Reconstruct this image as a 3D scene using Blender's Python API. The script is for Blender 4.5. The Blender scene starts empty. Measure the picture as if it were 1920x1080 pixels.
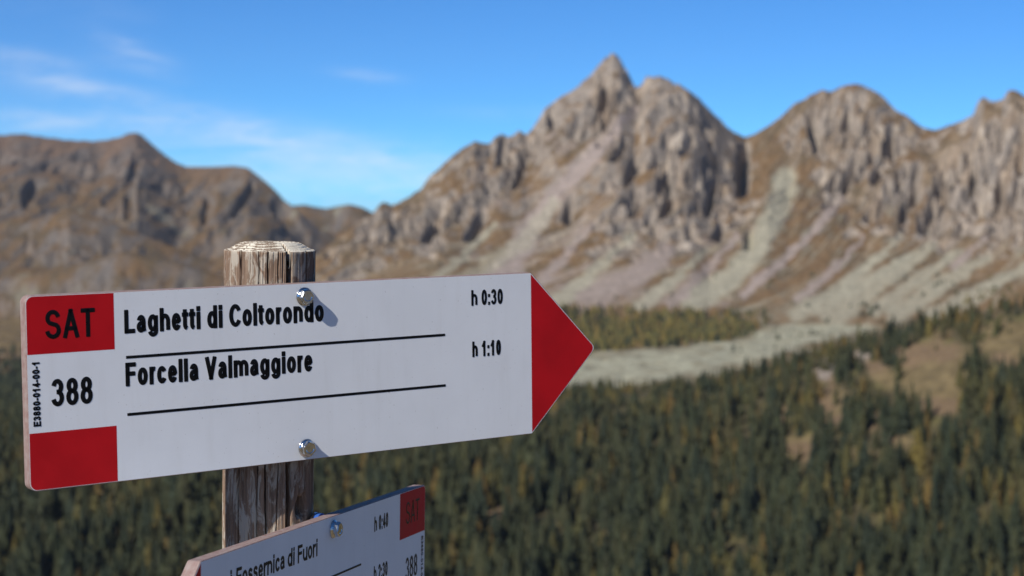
import bpy, math, random
import numpy as np
from mathutils import Matrix, Vector

sc = bpy.context.scene
COL = sc.collection
R_ = math.radians

# ------------------------------------------------------------------ camera
FPX = 3150.0                      # focal length in pixels of the 1920 wide photograph
PITCH = R_(3.3977)                # looking slightly down
CAM_Z = 1.70
cam = bpy.data.cameras.new('camera')
cam.sensor_width = 36.0
cam.lens = FPX / 1920 * 36.0
cam.clip_start = 0.05
cam.clip_end = 60000
cam.dof.use_dof = True
cam.dof.focus_distance = 1.42
cam.dof.aperture_fstop = 10.0
cam_ob = bpy.data.objects.new('camera', cam)
cam_ob.location = (0, 0, CAM_Z)
cam_ob.rotation_euler = (math.pi / 2 - PITCH, 0, 0)
COL.objects.link(cam_ob)
sc.camera = cam_ob

# ------------------------------------------------------------------ light, sky, exposure
SUN = Vector((-0.510, -0.601, 0.616)).normalized()      # towards the sun
sun_el = math.asin(SUN.z)
sun_az = math.atan2(SUN.x, SUN.y)
sl = bpy.data.lights.new('sun', 'SUN')
sl.energy = 5.0
sl.angle = R_(0.53)
sl.color = (1.0, 0.965, 0.89)
so = bpy.data.objects.new('sun', sl)
so.rotation_euler = (-SUN).to_track_quat('-Z', 'Y').to_euler()
COL.objects.link(so)

sc.view_settings.view_transform = 'Standard'
sc.view_settings.look = 'None'
sc.view_settings.gamma = 1
sc.view_settings.exposure = 0.22
sc.view_settings.use_curve_mapping = False
sc.cycles.use_denoising = True
sc.cycles.max_bounces = 6
sc.cycles.caustics_reflective = False
sc.cycles.caustics_refractive = False

_cp, _sp = math.cos(PITCH), math.sin(PITCH)


def at(px, py, Y):
    """World point at forward distance Y seen at photograph pixel (px, py)."""
    cx, cy = (px - 960) / FPX, (py - 540) / FPX
    wx, wy, wz = cx, _cp - cy * _sp, -_sp - cy * _cp
    return Vector((wx / wy * Y, Y, CAM_Z + wz / wy * Y))


def ratios(px, py):
    px, py = np.asarray(px, float), np.asarray(py, float)
    cx, cy = (px - 960) / FPX, (py - 540) / FPX
    wy = _cp - cy * _sp
    return cx / wy, (-_sp - cy * _cp) / wy


def project(X, Y, Z):
    Z = Z - CAM_Z
    d = Y * _cp - Z * _sp
    return 960 + FPX * X / d, 540 - FPX * (Y * _sp + Z * _cp) / d


class NT:
    """Small helper to write node trees as expressions."""
    def __init__(self, tree):
        self.t = tree

    def n(self, kind, **kw):
        nd = self.t.nodes.new(kind)
        for k, v in kw.items():
            setattr(nd, k, v)
        return nd

    def link(self, a, b):
        self.t.links.new(a, b)

    def put(self, sock, v):
        if isinstance(v, bpy.types.NodeSocket):
            self.t.links.new(v, sock)
        elif v is not None:
            sock.default_value = v

    def m(self, op, a, b=None, c=None, clamp=False):
        nd = self.n('ShaderNodeMath', operation=op)
        nd.use_clamp = clamp
        self.put(nd.inputs[0], a)
        if b is not None:
            self.put(nd.inputs[1], b)
        if c is not None:
            self.put(nd.inputs[2], c)
        return nd.outputs[0]

    def noise(self, vec, scale, detail=4, rough=0.55, dist=0.0, out='Fac'):
        nd = self.n('ShaderNodeTexNoise')
        self.put(nd.inputs['Vector'], vec)
        nd.inputs['Scale'].default_value = scale
        nd.inputs['Detail'].default_value = detail
        nd.inputs['Roughness'].default_value = rough
        nd.inputs['Distortion'].default_value = dist
        return nd.outputs[out]

    def mapping(self, vec, scale=(1, 1, 1), rot=(0, 0, 0), loc=(0, 0, 0)):
        nd = self.n('ShaderNodeMapping')
        self.put(nd.inputs['Vector'], vec)
        nd.inputs['Scale'].default_value = scale
        nd.inputs['Rotation'].default_value = rot
        nd.inputs['Location'].default_value = loc
        return nd.outputs[0]

    def ramp(self, v, lo, hi, a=0.0, b=1.0):
        nd = self.n('ShaderNodeMapRange')
        nd.interpolation_type = 'SMOOTHSTEP'
        self.put(nd.inputs[0], v)
        nd.inputs[1].default_value = lo
        nd.inputs[2].default_value = hi
        nd.inputs[3].default_value = a
        nd.inputs[4].default_value = b
        return nd.outputs[0]

    def mix(self, f, a, b, mode='MIX'):
        nd = self.n('ShaderNodeMix', data_type='RGBA', blend_type=mode)
        self.put(nd.inputs[0], f)
        for s, v in ((nd.inputs[6], a), (nd.inputs[7], b)):
            if isinstance(v, tuple) and len(v) == 3:
                v = (*v, 1)
            self.put(s, v)
        return nd.outputs[2]

    def bump(self, h, strength, dist):
        nd = self.n('ShaderNodeBump')
        nd.inputs['Strength'].default_value = strength
        nd.inputs['Distance'].default_value = dist
        self.put(nd.inputs['Height'], h)
        return nd.outputs[0]


world = bpy.data.worlds.new('World')
sc.world = world
world.use_nodes = True
wt = NT(world.node_tree)
bg = world.node_tree.nodes['Background']
sky = wt.n('ShaderNodeTexSky')
sky.sky_type = 'NISHITA'
sky.sun_disc = False
sky.sun_elevation = sun_el
sky.sun_rotation = sun_az
sky.altitude = 3000
sky.air_density = 0.7
sky.dust_density = 0.0
sky.ozone_density = 6.0
SKY_STRENGTH = 0.098

tc = wt.n('ShaderNodeTexCoord').outputs['Generated']
sep = wt.n('ShaderNodeSeparateXYZ')
wt.link(tc, sep.inputs[0])
dx_, dy_, dz_ = sep.outputs
azi = wt.m('ARCTAN2', dx_, dy_)                       # 0 straight ahead
ele = wt.m('ARCSINE', dz_)
comb = wt.n('ShaderNodeCombineXYZ')
wt.link(azi, comb.inputs[0])
wt.link(ele, comb.inputs[1])
flat = comb.outputs[0]
streak = wt.noise(wt.mapping(flat, (14, 70, 1), (0, 0, R_(8))), 1.0, 6, 0.6, 0.6)
streak = wt.ramp(streak, 0.36, 0.68)
fine = wt.noise(wt.mapping(flat, (45, 170, 1), (0, 0, R_(14))), 1.0, 5, 0.65, 0.8)
fine = wt.ramp(fine, 0.3, 0.72)
tex = wt.m('ADD', wt.m('MULTIPLY', streak, 0.65), wt.m('MULTIPLY', fine, 0.45))
total = None
# thin cirrus wisps: pixel centre, half length, half width, downward tilt, strength
for (px, py, hl, hw, tilt, s) in (
        (40, 104, 100, 13, 9, .42), (110, 148, 150, 19, 11, .34), (250, 92, 58, 15, 18, .62),
        (262, 128, 70, 13, 14, .30), (690, 141, 62, 10, 6, .38), (190, 168, 130, 13, 8, .22),
        (60, 228, 230, 20, 2, .42), (470, 243, 330, 30, 9, .46), (640, 300, 380, 40, 6, .48),
        (520, 360, 420, 40, 4, .60), (1010, 215, 190, 14, 2, .12)):
    c = at(px, py, 1.0) - Vector((0, 0, CAM_Z))
    c.normalize()
    a0, e0 = math.atan2(c.x, c.y), math.asin(c.z)
    k = 1 / FPX
    ct, st = math.cos(R_(-tilt)), math.sin(R_(-tilt))
    da = wt.m('SUBTRACT', azi, a0)
    de = wt.m('SUBTRACT', ele, e0)
    uu = wt.m('ADD', wt.m('MULTIPLY', da, ct / (hl * k)), wt.m('MULTIPLY', de, st / (hl * k)))
    vv = wt.m('ADD', wt.m('MULTIPLY', da, -st / (hw * k)), wt.m('MULTIPLY', de, ct / (hw * k)))
    r2 = wt.m('ADD', wt.m('MULTIPLY', uu, uu), wt.m('MULTIPLY', vv, vv))
    g = wt.m('MULTIPLY', wt.m('POWER', 2.718, wt.m('MULTIPLY', r2, -1.0)), s)
    total = g if total is None else wt.m('ADD', total, g)
# the same kind of thin cirrus goes on over the rest of the sky
broad = wt.ramp(wt.noise(tc, 3.2, 3, 0.5), 0.56, 0.8, 0.0, 0.22)
total = wt.m('ADD', total, broad)
cover = wt.m('MULTIPLY', wt.m('MULTIPLY', total, 0.62), wt.m('ADD', tex, 0.16), clamp=True)
skycol = wt.mix(1.0, sky.outputs[0], (0.40, 0.875, 1.14), 'MULTIPLY')
cloud = wt.mix(cover, skycol, (8.0, 8.4, 9.0))
wt.link(cloud, bg.inputs[0])
bg.inputs[1].default_value = SKY_STRENGTH

# ------------------------------------------------------------------ helpers


def mat(name):
    m = bpy.data.materials.new(name)
    m.use_nodes = True
    nt = NT(m.node_tree)
    return m, nt, m.node_tree.nodes['Principled BSDF']


def mesh_np(name, verts, faces, smooth=True):
    """faces: (n,4) or (n,3) int array, or a list of those."""
    me = bpy.data.meshes.new(name)
    verts = np.asarray(verts, np.float32).reshape(-1, 3)
    if not isinstance(faces, list):
        faces = [faces]
    faces = [np.asarray(f, np.int32) for f in faces if len(f)]
    loops = np.concatenate([f.ravel() for f in faces])
    sizes = np.concatenate([np.full(len(f), f.shape[1], np.int32) for f in faces])
    starts = np.concatenate([[0], np.cumsum(sizes)[:-1]]).astype(np.int32)
    me.vertices.add(len(verts))
    me.vertices.foreach_set('co', verts.ravel())
    me.loops.add(len(loops))
    me.loops.foreach_set('vertex_index', loops)
    me.polygons.add(len(sizes))
    me.polygons.foreach_set('loop_start', starts)
    me.polygons.foreach_set('loop_total', sizes)
    me.polygons.foreach_set('use_smooth', np.full(len(sizes), smooth, bool))
    me.update(calc_edges=True)
    return me


def set_col(me, cols, name='tint'):
    at_ = me.color_attributes.new(name, 'FLOAT_COLOR', 'POINT')
    c = np.ones((len(cols), 4), np.float32)
    c[:, :3] = cols
    at_.data.foreach_set('color', c.ravel())


def obj(name, me, material=None, parent=None):
    o = bpy.data.objects.new(name, me)
    if material is not None and me is not None and not me.materials:
        me.materials.append(material)
    COL.objects.link(o)
    if parent is not None:
        o.parent = parent
    return o


def tag(o, label=None, category=None, group=None, kind=None):
    if label:
        o['label'] = label
    if category:
        o['category'] = category
    if group:
        o['group'] = group
    if kind:
        o['kind'] = kind
    return o


# vectorised gradient noise ------------------------------------------------
_rng = np.random.default_rng(7)
_perm = np.concatenate([_rng.permutation(512)] * 3).astype(np.int64)
_ang = _rng.uniform(0, 2 * np.pi, 512)
_gx, _gy = np.cos(_ang), np.sin(_ang)


def gn(x, y, seed=0):
    x = np.asarray(x, float) + seed * 17.13
    y = np.asarray(y, float) - seed * 9.71
    xi, yi = np.floor(x).astype(np.int64), np.floor(y).astype(np.int64)
    fx, fy = x - xi, y - yi
    u = fx * fx * fx * (fx * (fx * 6 - 15) + 10)
    v = fy * fy * fy * (fy * (fy * 6 - 15) + 10)

    def g(ix, iy, ddx, ddy):
        h = _perm[(_perm[ix & 511] + iy) & 511]
        return _gx[h] * ddx + _gy[h] * ddy
    n00, n10 = g(xi, yi, fx, fy), g(xi + 1, yi, fx - 1, fy)
    n01, n11 = g(xi, yi + 1, fx, fy - 1), g(xi + 1, yi + 1, fx - 1, fy - 1)
    return 1.5 * ((n00 * (1 - u) + n10 * u) * (1 - v) + (n01 * (1 - u) + n11 * u) * v)


def fbm(x, y, oct=4, seed=0, gain=0.5):
    s, a, f = 0, 1, 1
    for k in range(oct):
        s = s + a * gn(x * f, y * f, seed + k * 3)
        a *= gain
        f *= 2.03
    return s


def ridged(x, y, oct=3, seed=0):
    s, a, f, t = 0, 1, 1, 0
    for k in range(oct):
        s = s + a * (1 - np.abs(gn(x * f, y * f, seed + k * 5)) * 1.6)
        t += a
        a *= 0.5
        f *= 2.1
    return np.clip(s / t, 0, 1)


def sstep(x, a, b):
    t = np.clip((x - a) / (b - a), 0, 1)
    return t * t * (3 - 2 * t)


def smax(a, b, k):
    return 0.5 * (a + b + np.sqrt((a - b) ** 2 + k * k))


# ------------------------------------------------------------------ terrain height
def table(pts):
    p = np.array(pts, float)
    a, e = ratios(p[:, 0], p[:, 1])
    o = np.argsort(a)
    return a[o], e[o]


def tab(pts):          # pixel column -> plain value
    p = np.array(pts, float)
    return ratios(p[:, 0], np.full(len(p), 400.))[0], p[:, 1]


RIDGE_M = table([(-400, 700), (300, 640), (480, 560), (560, 505), (600, 472), (640, 440), (700, 398), (714, 381), (722, 377), (735, 384), (760, 371),
                 (790, 352), (806, 328), (840, 300), (870, 274), (890, 263), (910, 268), (918, 270), (928, 256), (940, 247), (954, 257),
                 (972, 244), (988, 251), (1000, 236), (1020, 206), (1034, 192), (1050, 180), (1085, 160), (1110, 134), (1130, 112),
                 (1148, 98), (1162, 108), (1175, 130), (1192, 164), (1201, 160), (1212, 144), (1240, 142), (1275, 158), (1310, 183),
                 (1340, 211), (1360, 235), (1385, 252), (1400, 257), (1425, 245), (1460, 222), (1490, 194), (1520, 177), (1545, 166),
                 (1558, 172), (1575, 162), (1605, 156), (1630, 163), (1655, 179), (1680, 205), (1705, 219), (1730, 238), (1750, 243),
                 (1775, 235), (1800, 226), (1824, 214), (1834, 190), (1845, 180), (1860, 188), (1880, 185), (1890, 169), (1900, 166),
                 (1920, 178), (1960, 172), (2050, 190), (2200, 230), (2500, 300), (3000, 330), (5000, 380)])
RIDGE_MY = tab([(-400, 2500), (480, 2700), (720, 2950), (1000, 3180), (1148, 3260), (1290, 3230), (1400, 3420), (1605, 3400), (1900, 3180), (2500, 2800), (5000, 2400)])
CLIFF = table([(-400, 740), (480, 600), (560, 545), (640, 500), (720, 470), (820, 455), (900, 470), (1000, 452), (1148, 448), (1250, 462), (1330, 470), (1400, 420),
               (1440, 372), (1500, 352), (1560, 372), (1620, 420), (1700, 442), (1800, 452), (1920, 452), (2500, 480), (5000, 500)])
CLIFF_Y = tab([(-400, 2440), (480, 2600), (720, 2790), (1000, 2880), (1300, 2840), (1400, 2960), (1480, 3120), (1560, 3080), (1640, 2940), (1800, 2850), (2500, 2600), (5000, 2250)])
TOE = table([(-400, 780), (300, 690), (560, 625), (720, 605), (900, 592), (1100, 588), (1400, 592), (1600, 600), (1750, 600), (1920, 600), (2500, 620), (5000, 640)])
TOE_Y = tab([(-400, 2350), (480, 2420), (1000, 2560), (1400, 2600), (1700, 2560), (1920, 2520), (5000, 2100)])

RIDGE_L = table([(-3000, 380), (-1200, 330), (-600, 285), (-200, 262), (0, 253), (40, 250), (80, 256), (130, 262), (180, 264), (220, 258), (240, 250), (256, 247), (270, 256),
                 (290, 274), (310, 290), (330, 304), (350, 312), (400, 312), (440, 310), (465, 314), (490, 333), (510, 350), (530, 370),
                 (548, 386), (600, 430), (760, 520), (1100, 560), (3000, 620)])
RIDGE_LY = tab([(-3000, 3800), (-600, 4300), (0, 4700), (270, 4800), (450, 4650), (560, 4500), (3000, 4500)])
RIDGE_B = table([(200, 450), (400, 410), (500, 390), (570, 384), (592, 388), (612, 391), (632, 387), (655, 383), (680, 389), (705, 402), (800, 430), (1100, 500), (3000, 600)])
SPUR = table([(-1500, 520), (-300, 470), (0, 446), (60, 412), (130, 392), (190, 408), (300, 452), (400, 490), (560, 535), (900, 640), (3000, 700)])
SPUR2 = table([(-1500, 600), (-300, 560), (0, 520), (120, 500), (230, 470), (330, 488), (460, 530), (560, 560), (900, 680), (3000, 700)])

CREST = table([(-3000, 800), (-600, 775), (0, 762), (500, 752), (900, 742), (1060, 738), (1200, 734), (1300, 722), (1400, 702), (1500, 678), (1600, 645),
               (1700, 622), (1800, 594), (1900, 576), (2000, 566), (2400, 540), (5000, 500)])
FRONT_Z = tab([(-3000, -226), (0, -228), (960, -238), (1920, -232), (5000, -200)])
CREST_Y = tab([(-3000, 1400), (0, 1450), (960, 1380), (1920, 1300), (5000, 1200)])


def ip(t, a):
    return np.interp(a, t[0], t[1])


def ridge_profile(a, Y, E, Yr, slope_front, slope_back, bend=0.0):
    zr = ip(E, a) * Yr
    d = Yr - Y
    return np.where(d > 0, zr - slope_front * d - bend * np.maximum(d, 0) ** 2, zr + slope_back * d)


ROCKS = [(1118, 185, 112, 74, -32), (1258, 215, 100, 84, 28), (1296, 375, 122, 108, 8), (1178, 402, 60, 96, 22), (1060, 398, 20, 34, 10), (1020, 300, 26, 30, 0),
         (1592, 222, 128, 64, 4), (1582, 320, 52, 74, 24), (1672, 372, 92, 92, 10), (1800, 335, 130, 112, 0), (1910, 300, 92, 150, 0), (1760, 420, 80, 60, 0), (1870, 440, 50, 46, 0),
         (2060, 330, 130, 130, 0), (2300, 380, 200, 110, 0), (1050, 205, 46, 40, -30)]
ROCK_LINES = [([(690, 420), (760, 385), (830, 320), (900, 285), (990, 265)], 30, 26), ([(600, 520), (700, 470), (790, 440), (880, 380), (950, 330)], 34, 26)]
# deep clefts in the rock faces
CLEFTS = [([(1140, 142), (1128, 175), (1112, 212)], 7), ([(1150, 182), (1137, 214)], 8), ([(1037, 192), (1034, 226)], 7), ([(1252, 285), (1236, 345)], 8), ([(1170, 262), (1150, 292)], 6),
          ([(1264, 322), (1243, 392)], 8), ([(1336, 322), (1326, 382)], 7), ([(1394, 278), (1391, 352)], 10), ([(1525, 214), (1530, 258)], 9), ([(1604, 222), (1603, 240)], 7), ([(1608, 285), (1584, 334)], 7),
          ([(1650, 290), (1640, 330)], 7), ([(1842, 338), (1834, 372)], 10), ([(1830, 282), (1827, 318)], 7), ([(1718, 325), (1705, 372)], 7), ([(1778, 330), (1768, 372)], 7), ([(1700, 365), (1692, 400)], 7),
          ([(945, 255), (938, 285)], 6), ([(985, 290), (965, 340)], 7), ([(1072, 372), (1062, 402)], 8), ([(1292, 250), (1280, 275)], 8), ([(1672, 240), (1664, 256)], 8), ([(1410, 430), (1402, 460)], 8), ([(820, 400), (795, 440)], 9), ([(905, 400), (880, 440)], 8),
          ([(1190, 300), (1178, 325)], 8), ([(1205, 352), (1190, 388)], 8), ([(1352, 420), (1345, 444)], 8), ([(1880, 300), (1872, 345)], 7), ([(1915, 260), (1908, 300)], 7)]


def rock_mask(px, py, nz):
    m = np.zeros_like(px)
    for c in ROCKS:
        m = np.maximum(m, 1 - sstep(blob(px, py, *c) + .62 * nz, 0.62, 1.06))
    for pts_, w0, w1 in ROCK_LINES:
        m = np.maximum(m, pline(px + 26 * nz, py + 34 * nz, pts_, w0, w1))
    return m


def height(X, Y):
    """Terrain height above the ground level at the signpost, and zone masks."""
    X, Y = np.asarray(X, float), np.asarray(Y, float)
    a = X / Y
    # --- main massif
    Yr, Y1, Y0 = ip(RIDGE_MY, a), ip(CLIFF_Y, a), ip(TOE_Y, a)
    warp = 26 * fbm(X / 160, Y / 160, 3, 11)
    zr = ip(RIDGE_M, a) * Yr + 2.5 * fbm(X / 22, X * 0 + 3, 3, 4)
    Y1w = Y1 + warp
    z1 = ip(CLIFF, a) * Y1 + 0.28 * warp
    z0 = ip(TOE, a) * Y0
    t1 = np.clip((Y - Y0) / (Y1w - Y0), 0, 1)
    zs = z0 + (z1 - z0) * (0.82 * t1 + 0.18 * t1 * t1)
    t2 = np.clip((Y - Y1w) / np.maximum(Yr - Y1w, 20), 0, 1)
    prof = 0.62 * t2 + 0.38 * sstep(t2, 0.0, 1.0)
    zc = z1 + (zr - z1) * prof
    ug = X - (1.15 - 0.45 * sstep(a, .13, .22)) * (Y - 2600) + 10 * fbm(X / 70, Y / 70, 3, 21)
    cl = sstep(t2, 0.0, 0.14)
    topfade = 1 - 0.82 * sstep(t2, 0.72, 0.98)
    rg = ridged(ug / 62, Y / 240, 2, 31)
    rg2 = ridged(ug / 22, Y / 90, 3, 41)
    rg3 = ridged((X - .5 * Y) / 34, (Y + .3 * X) / 30, 3, 51)
    rg4 = np.abs(gn(ug / 11, Y / 22, 55)) + .6 * np.abs(gn((X + Y) / 9, (Y - X) / 12, 56))
    carve = (60 * (1 - rg) ** 1.1 + 44 * (1 - rg2) + 16 * (1 - rg3) + 14 * rg4)
    bpx, bpy = project(X, Y, np.where(Y < Y1w, zs, zc) + CAM_Z)
    nzr = fbm(X / 48, Y / 60, 3, 33)
    rockm = rock_mask(bpx, bpy, nzr)
    rib = fbm(ug / 34, Y / 230, 3, 36) + .5 * fbm(X / 26, Y / 26, 3, 37)
    rockm = rockm * (0.10 + 0.90 * sstep(rib + .34 * sstep(rockm, .3, 1), -.02, .30))
    grassy = np.zeros_like(X)
    for pts_, w_ in (([(1050, 262), (990, 345), (905, 450)], 34), ([(1405, 268), (1462, 320), (1500, 400), (1420, 520)], 44), ([(1100, 330), (1040, 420), (960, 520)], 30),
                     ([(1640, 300), (1600, 420)], 13), ([(1745, 330), (1700, 440)], 12), ([(1500, 190), (1440, 260)], 12), ([(1215, 230), (1200, 300), (1140, 380)], 15), ([(1575, 180), (1565, 260)], 10)):
        grassy = np.maximum(grassy, pline(bpx + 8 * nzr, bpy + 8 * nzr, pts_, w_))
    rockm = rockm * (1 - .85 * grassy)
    clf = np.zeros_like(X)
    near_m = (Y > 2500) & (Y < 3500)
    for pts_, w_ in CLEFTS:
        xs_ = [q[0] for q in pts_]
        ys_ = [q[1] for q in pts_]
        bb = near_m & (bpx > min(xs_) - 30) & (bpx < max(xs_) + 30) & (bpy > min(ys_) - 30) & (bpy < max(ys_) + 30)
        if bb.any():
            clf[bb] = np.maximum(clf[bb], pline(bpx[bb] + 3 * nzr[bb], bpy[bb], pts_, w_ * 1.15))
    amp_r = 0.10 + 0.90 * rockm
    zc = zc - cl * topfade * np.maximum(carve - 12, 0) * amp_r * .84 - 62 * clf * (1 - .8 * sstep(t2, .8, 1))
    zs = zs - 0.35 * rockm * np.maximum(carve - 20, 0) * sstep(t1, .25, .7) - 22 * clf
    ribs = 7 * fbm(ug / 30, Y / 120, 3, 61) + 3.0 * fbm(X / 9, Y / 9, 2, 62)
    ztop = np.where(Y < Y1w, zs + sstep(t1, .35, 1) * ribs * 0.9, zc + ribs * (1 - sstep(t2, .8, 1.0)) * (1 - cl) * 0.9)
    back = zr - 0.75 * (Y - Yr)
    zM = np.where(Y > Yr, back, ztop)
    zM = np.where(Y < Y0, z0 - 0.35 * (Y0 - Y), zM)
    # --- far range on the left, saddle behind it, spurs in front of it
    YL = ip(RIDGE_LY, a)
    dL = YL - Y
    cl_l = sstep(dL, 0, 160) * (1 - 0.5 * sstep(dL, 500, 900))
    vL = X - 0.25 * Y
    carveL = 46 * (1 - ridged(vL / 150, Y / 420, 3, 71)) + 24 * (1 - ridged(vL / 55, Y / 130, 3, 72))
    zL = ridge_profile(a, Y, RIDGE_L, YL, 0.34, 0.6) - cl_l * np.maximum(carveL - 20, 0)
    fpx, fpy = project(X, Y, zL + CAM_Z)
    fcl = np.zeros_like(X)
    for pts_, w_ in (([(522, 385), (545, 415), (566, 448)], 15), ([(258, 298), (246, 332)], 9), ([(248, 335), (200, 376)], 10), ([(243, 362), (243, 402)], 10), ([(392, 375), (385, 410)], 9), ([(60, 350), (50, 380)], 10), ([(470, 350), (440, 400)], 8)):
        bb = (Y > 3700) & (np.abs(fpx - 300) < 320) & (fpy > 280) & (fpy < 470)
        if bb.any():
            fcl[bb] = np.maximum(fcl[bb], pline(fpx[bb], fpy[bb], pts_, w_))
    zL = zL - 20 * fcl
    zB = ridge_profile(a, Y, RIDGE_B, 5600.0, 0.3, 0.5) - sstep(5600 - Y, 0, 200) * 45 * (1 - ridged(X / 140, Y / 200, 3, 73))
    zS = ridge_profile(a, Y, SPUR, 4000.0, 0.42, 0.45) - sstep(4000 - Y, 0, 120) * (40 * (1 - ridged(X / 110, Y / 160, 3, 74)))
    zS2 = ridge_profile(a, Y, SPUR2, 3600.0, 0.45, 0.4) - sstep(3600 - Y, 0, 120) * (36 * (1 - ridged(X / 90, Y / 120, 3, 75)))
    far = np.maximum(np.maximum(zL, zB), np.maximum(zS, zS2))
    # --- near wooded hillside
    Yc = ip(CREST_Y, a)
    zcr = ip(CREST, a) * Yc
    zf = ip(FRONT_Z, a)
    tn = (Y - 900) / (Yc - 900)
    tt = np.clip(tn, -1.5, 1)
    zN = zf + (zcr - zf) * tt + 9 * np.sin(np.clip(tn, 0, 1) * np.pi) * 1.0
    zN = zN + (4 * fbm(X / 90, Y / 90, 3, 81) + 2.2 * fbm(X / 26, Y / 26, 2, 82)) * (1 - 0.6 * sstep(tn, .8, 1))
    zN = np.where(Y > Yc, zcr - 0.42 * (Y - Yc) - 0.0 * Y, zN)
    # --- valley floor
    zV = -213 + 3.5 * fbm(X / 60, Y / 60, 4, 91) - 60 * sstep(-a, -0.02, 0.12) - 200 * (1 - sstep(Y, 1180, 1420))
    low = smax(zN, zV, 8)
    hi = np.maximum(zM, far)
    z = smax(low, hi, 10)
    zone = {'M': zM, 'far': far, 'N': zN, 'V': zV, 't1': t1, 't2': t2, 'rg': rg, 'rg2': rg2, 'ug': ug,
            'Yr': Yr, 'Y1': Y1w, 'Y0': Y0, 'tn': tn, 'Yc': Yc, 'rg3': rg3, 'rock': rockm, 'clf': clf}
    return z + CAM_Z, zone


def pline(px, py, pts, w0, w1=None):
    """Soft mask round a polyline given on the mountainside; widths taper from w0 to w1."""
    w1 = w0 if w1 is None else w1
    best = np.zeros_like(px)
    n = len(pts) - 1
    for i in range(n):
        (x0, y0), (x1, y1) = pts[i], pts[i + 1]
        dx, dy = x1 - x0, y1 - y0
        t = np.clip(((px - x0) * dx + (py - y0) * dy) / (dx * dx + dy * dy), 0, 1)
        d = np.hypot(px - x0 - t * dx, py - y0 - t * dy)
        w = w0 + (w1 - w0) * (i + t) / n
        best = np.maximum(best, 1 - sstep(d / w, 0.55, 1.25))
    return best


def blob(px, py, cx, cy, rx, ry, rot=0.0):
    c, s = math.cos(R_(rot)), math.sin(R_(rot))
    u = ((px - cx) * c + (py - cy) * s) / rx
    v = (-(px - cx) * s + (py - cy) * c) / ry
    return np.hypot(u, v)


CLEARINGS = [(1745, 690, 72, 68, -20), (1765, 742, 44, 40, 0), (1892, 640, 56, 44, 10), (1493, 838, 42, 30, -25), (1562, 755, 32, 34, 0),
             (1545, 695, 24, 28, 30), (1615, 672, 22, 16, 20), (1600, 850, 44, 9, 2), (1690, 833, 28, 16, 0), (1655, 705, 18, 34, -35),
             (930, 962, 17, 20, 0), (1098, 908, 9, 16, 0), (1035, 880, 8, 14, 0), (1470, 770, 9, 22, 0), (1640, 790, 10, 18, 10)]


def clear_mask(px, py, n=0):
    m = np.zeros_like(px)
    for c in CLEARINGS:
        m = np.maximum(m, 1 - sstep(blob(px, py, *c) + 0.35 * n, 0.8, 1.15))
    return m


def lerp(c0, c1, m):
    return c0 + (np.asarray(c1)[None, :] - c0) * m[:, None]


# real surface colours
GRASS = (0.150, 0.092, 0.045)
GRASS2 = (0.108, 0.076, 0.043)
ROCK = (0.265, 0.222, 0.184)
ROCK_D = (0.145, 0.126, 0.110)
ROCK_P = (0.41, 0.345, 0.28)
SCREE = (0.300, 0.275, 0.205)
LILAC = (0.272, 0.219, 0.192)
FLOOR = (0.060, 0.050, 0.026)


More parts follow.
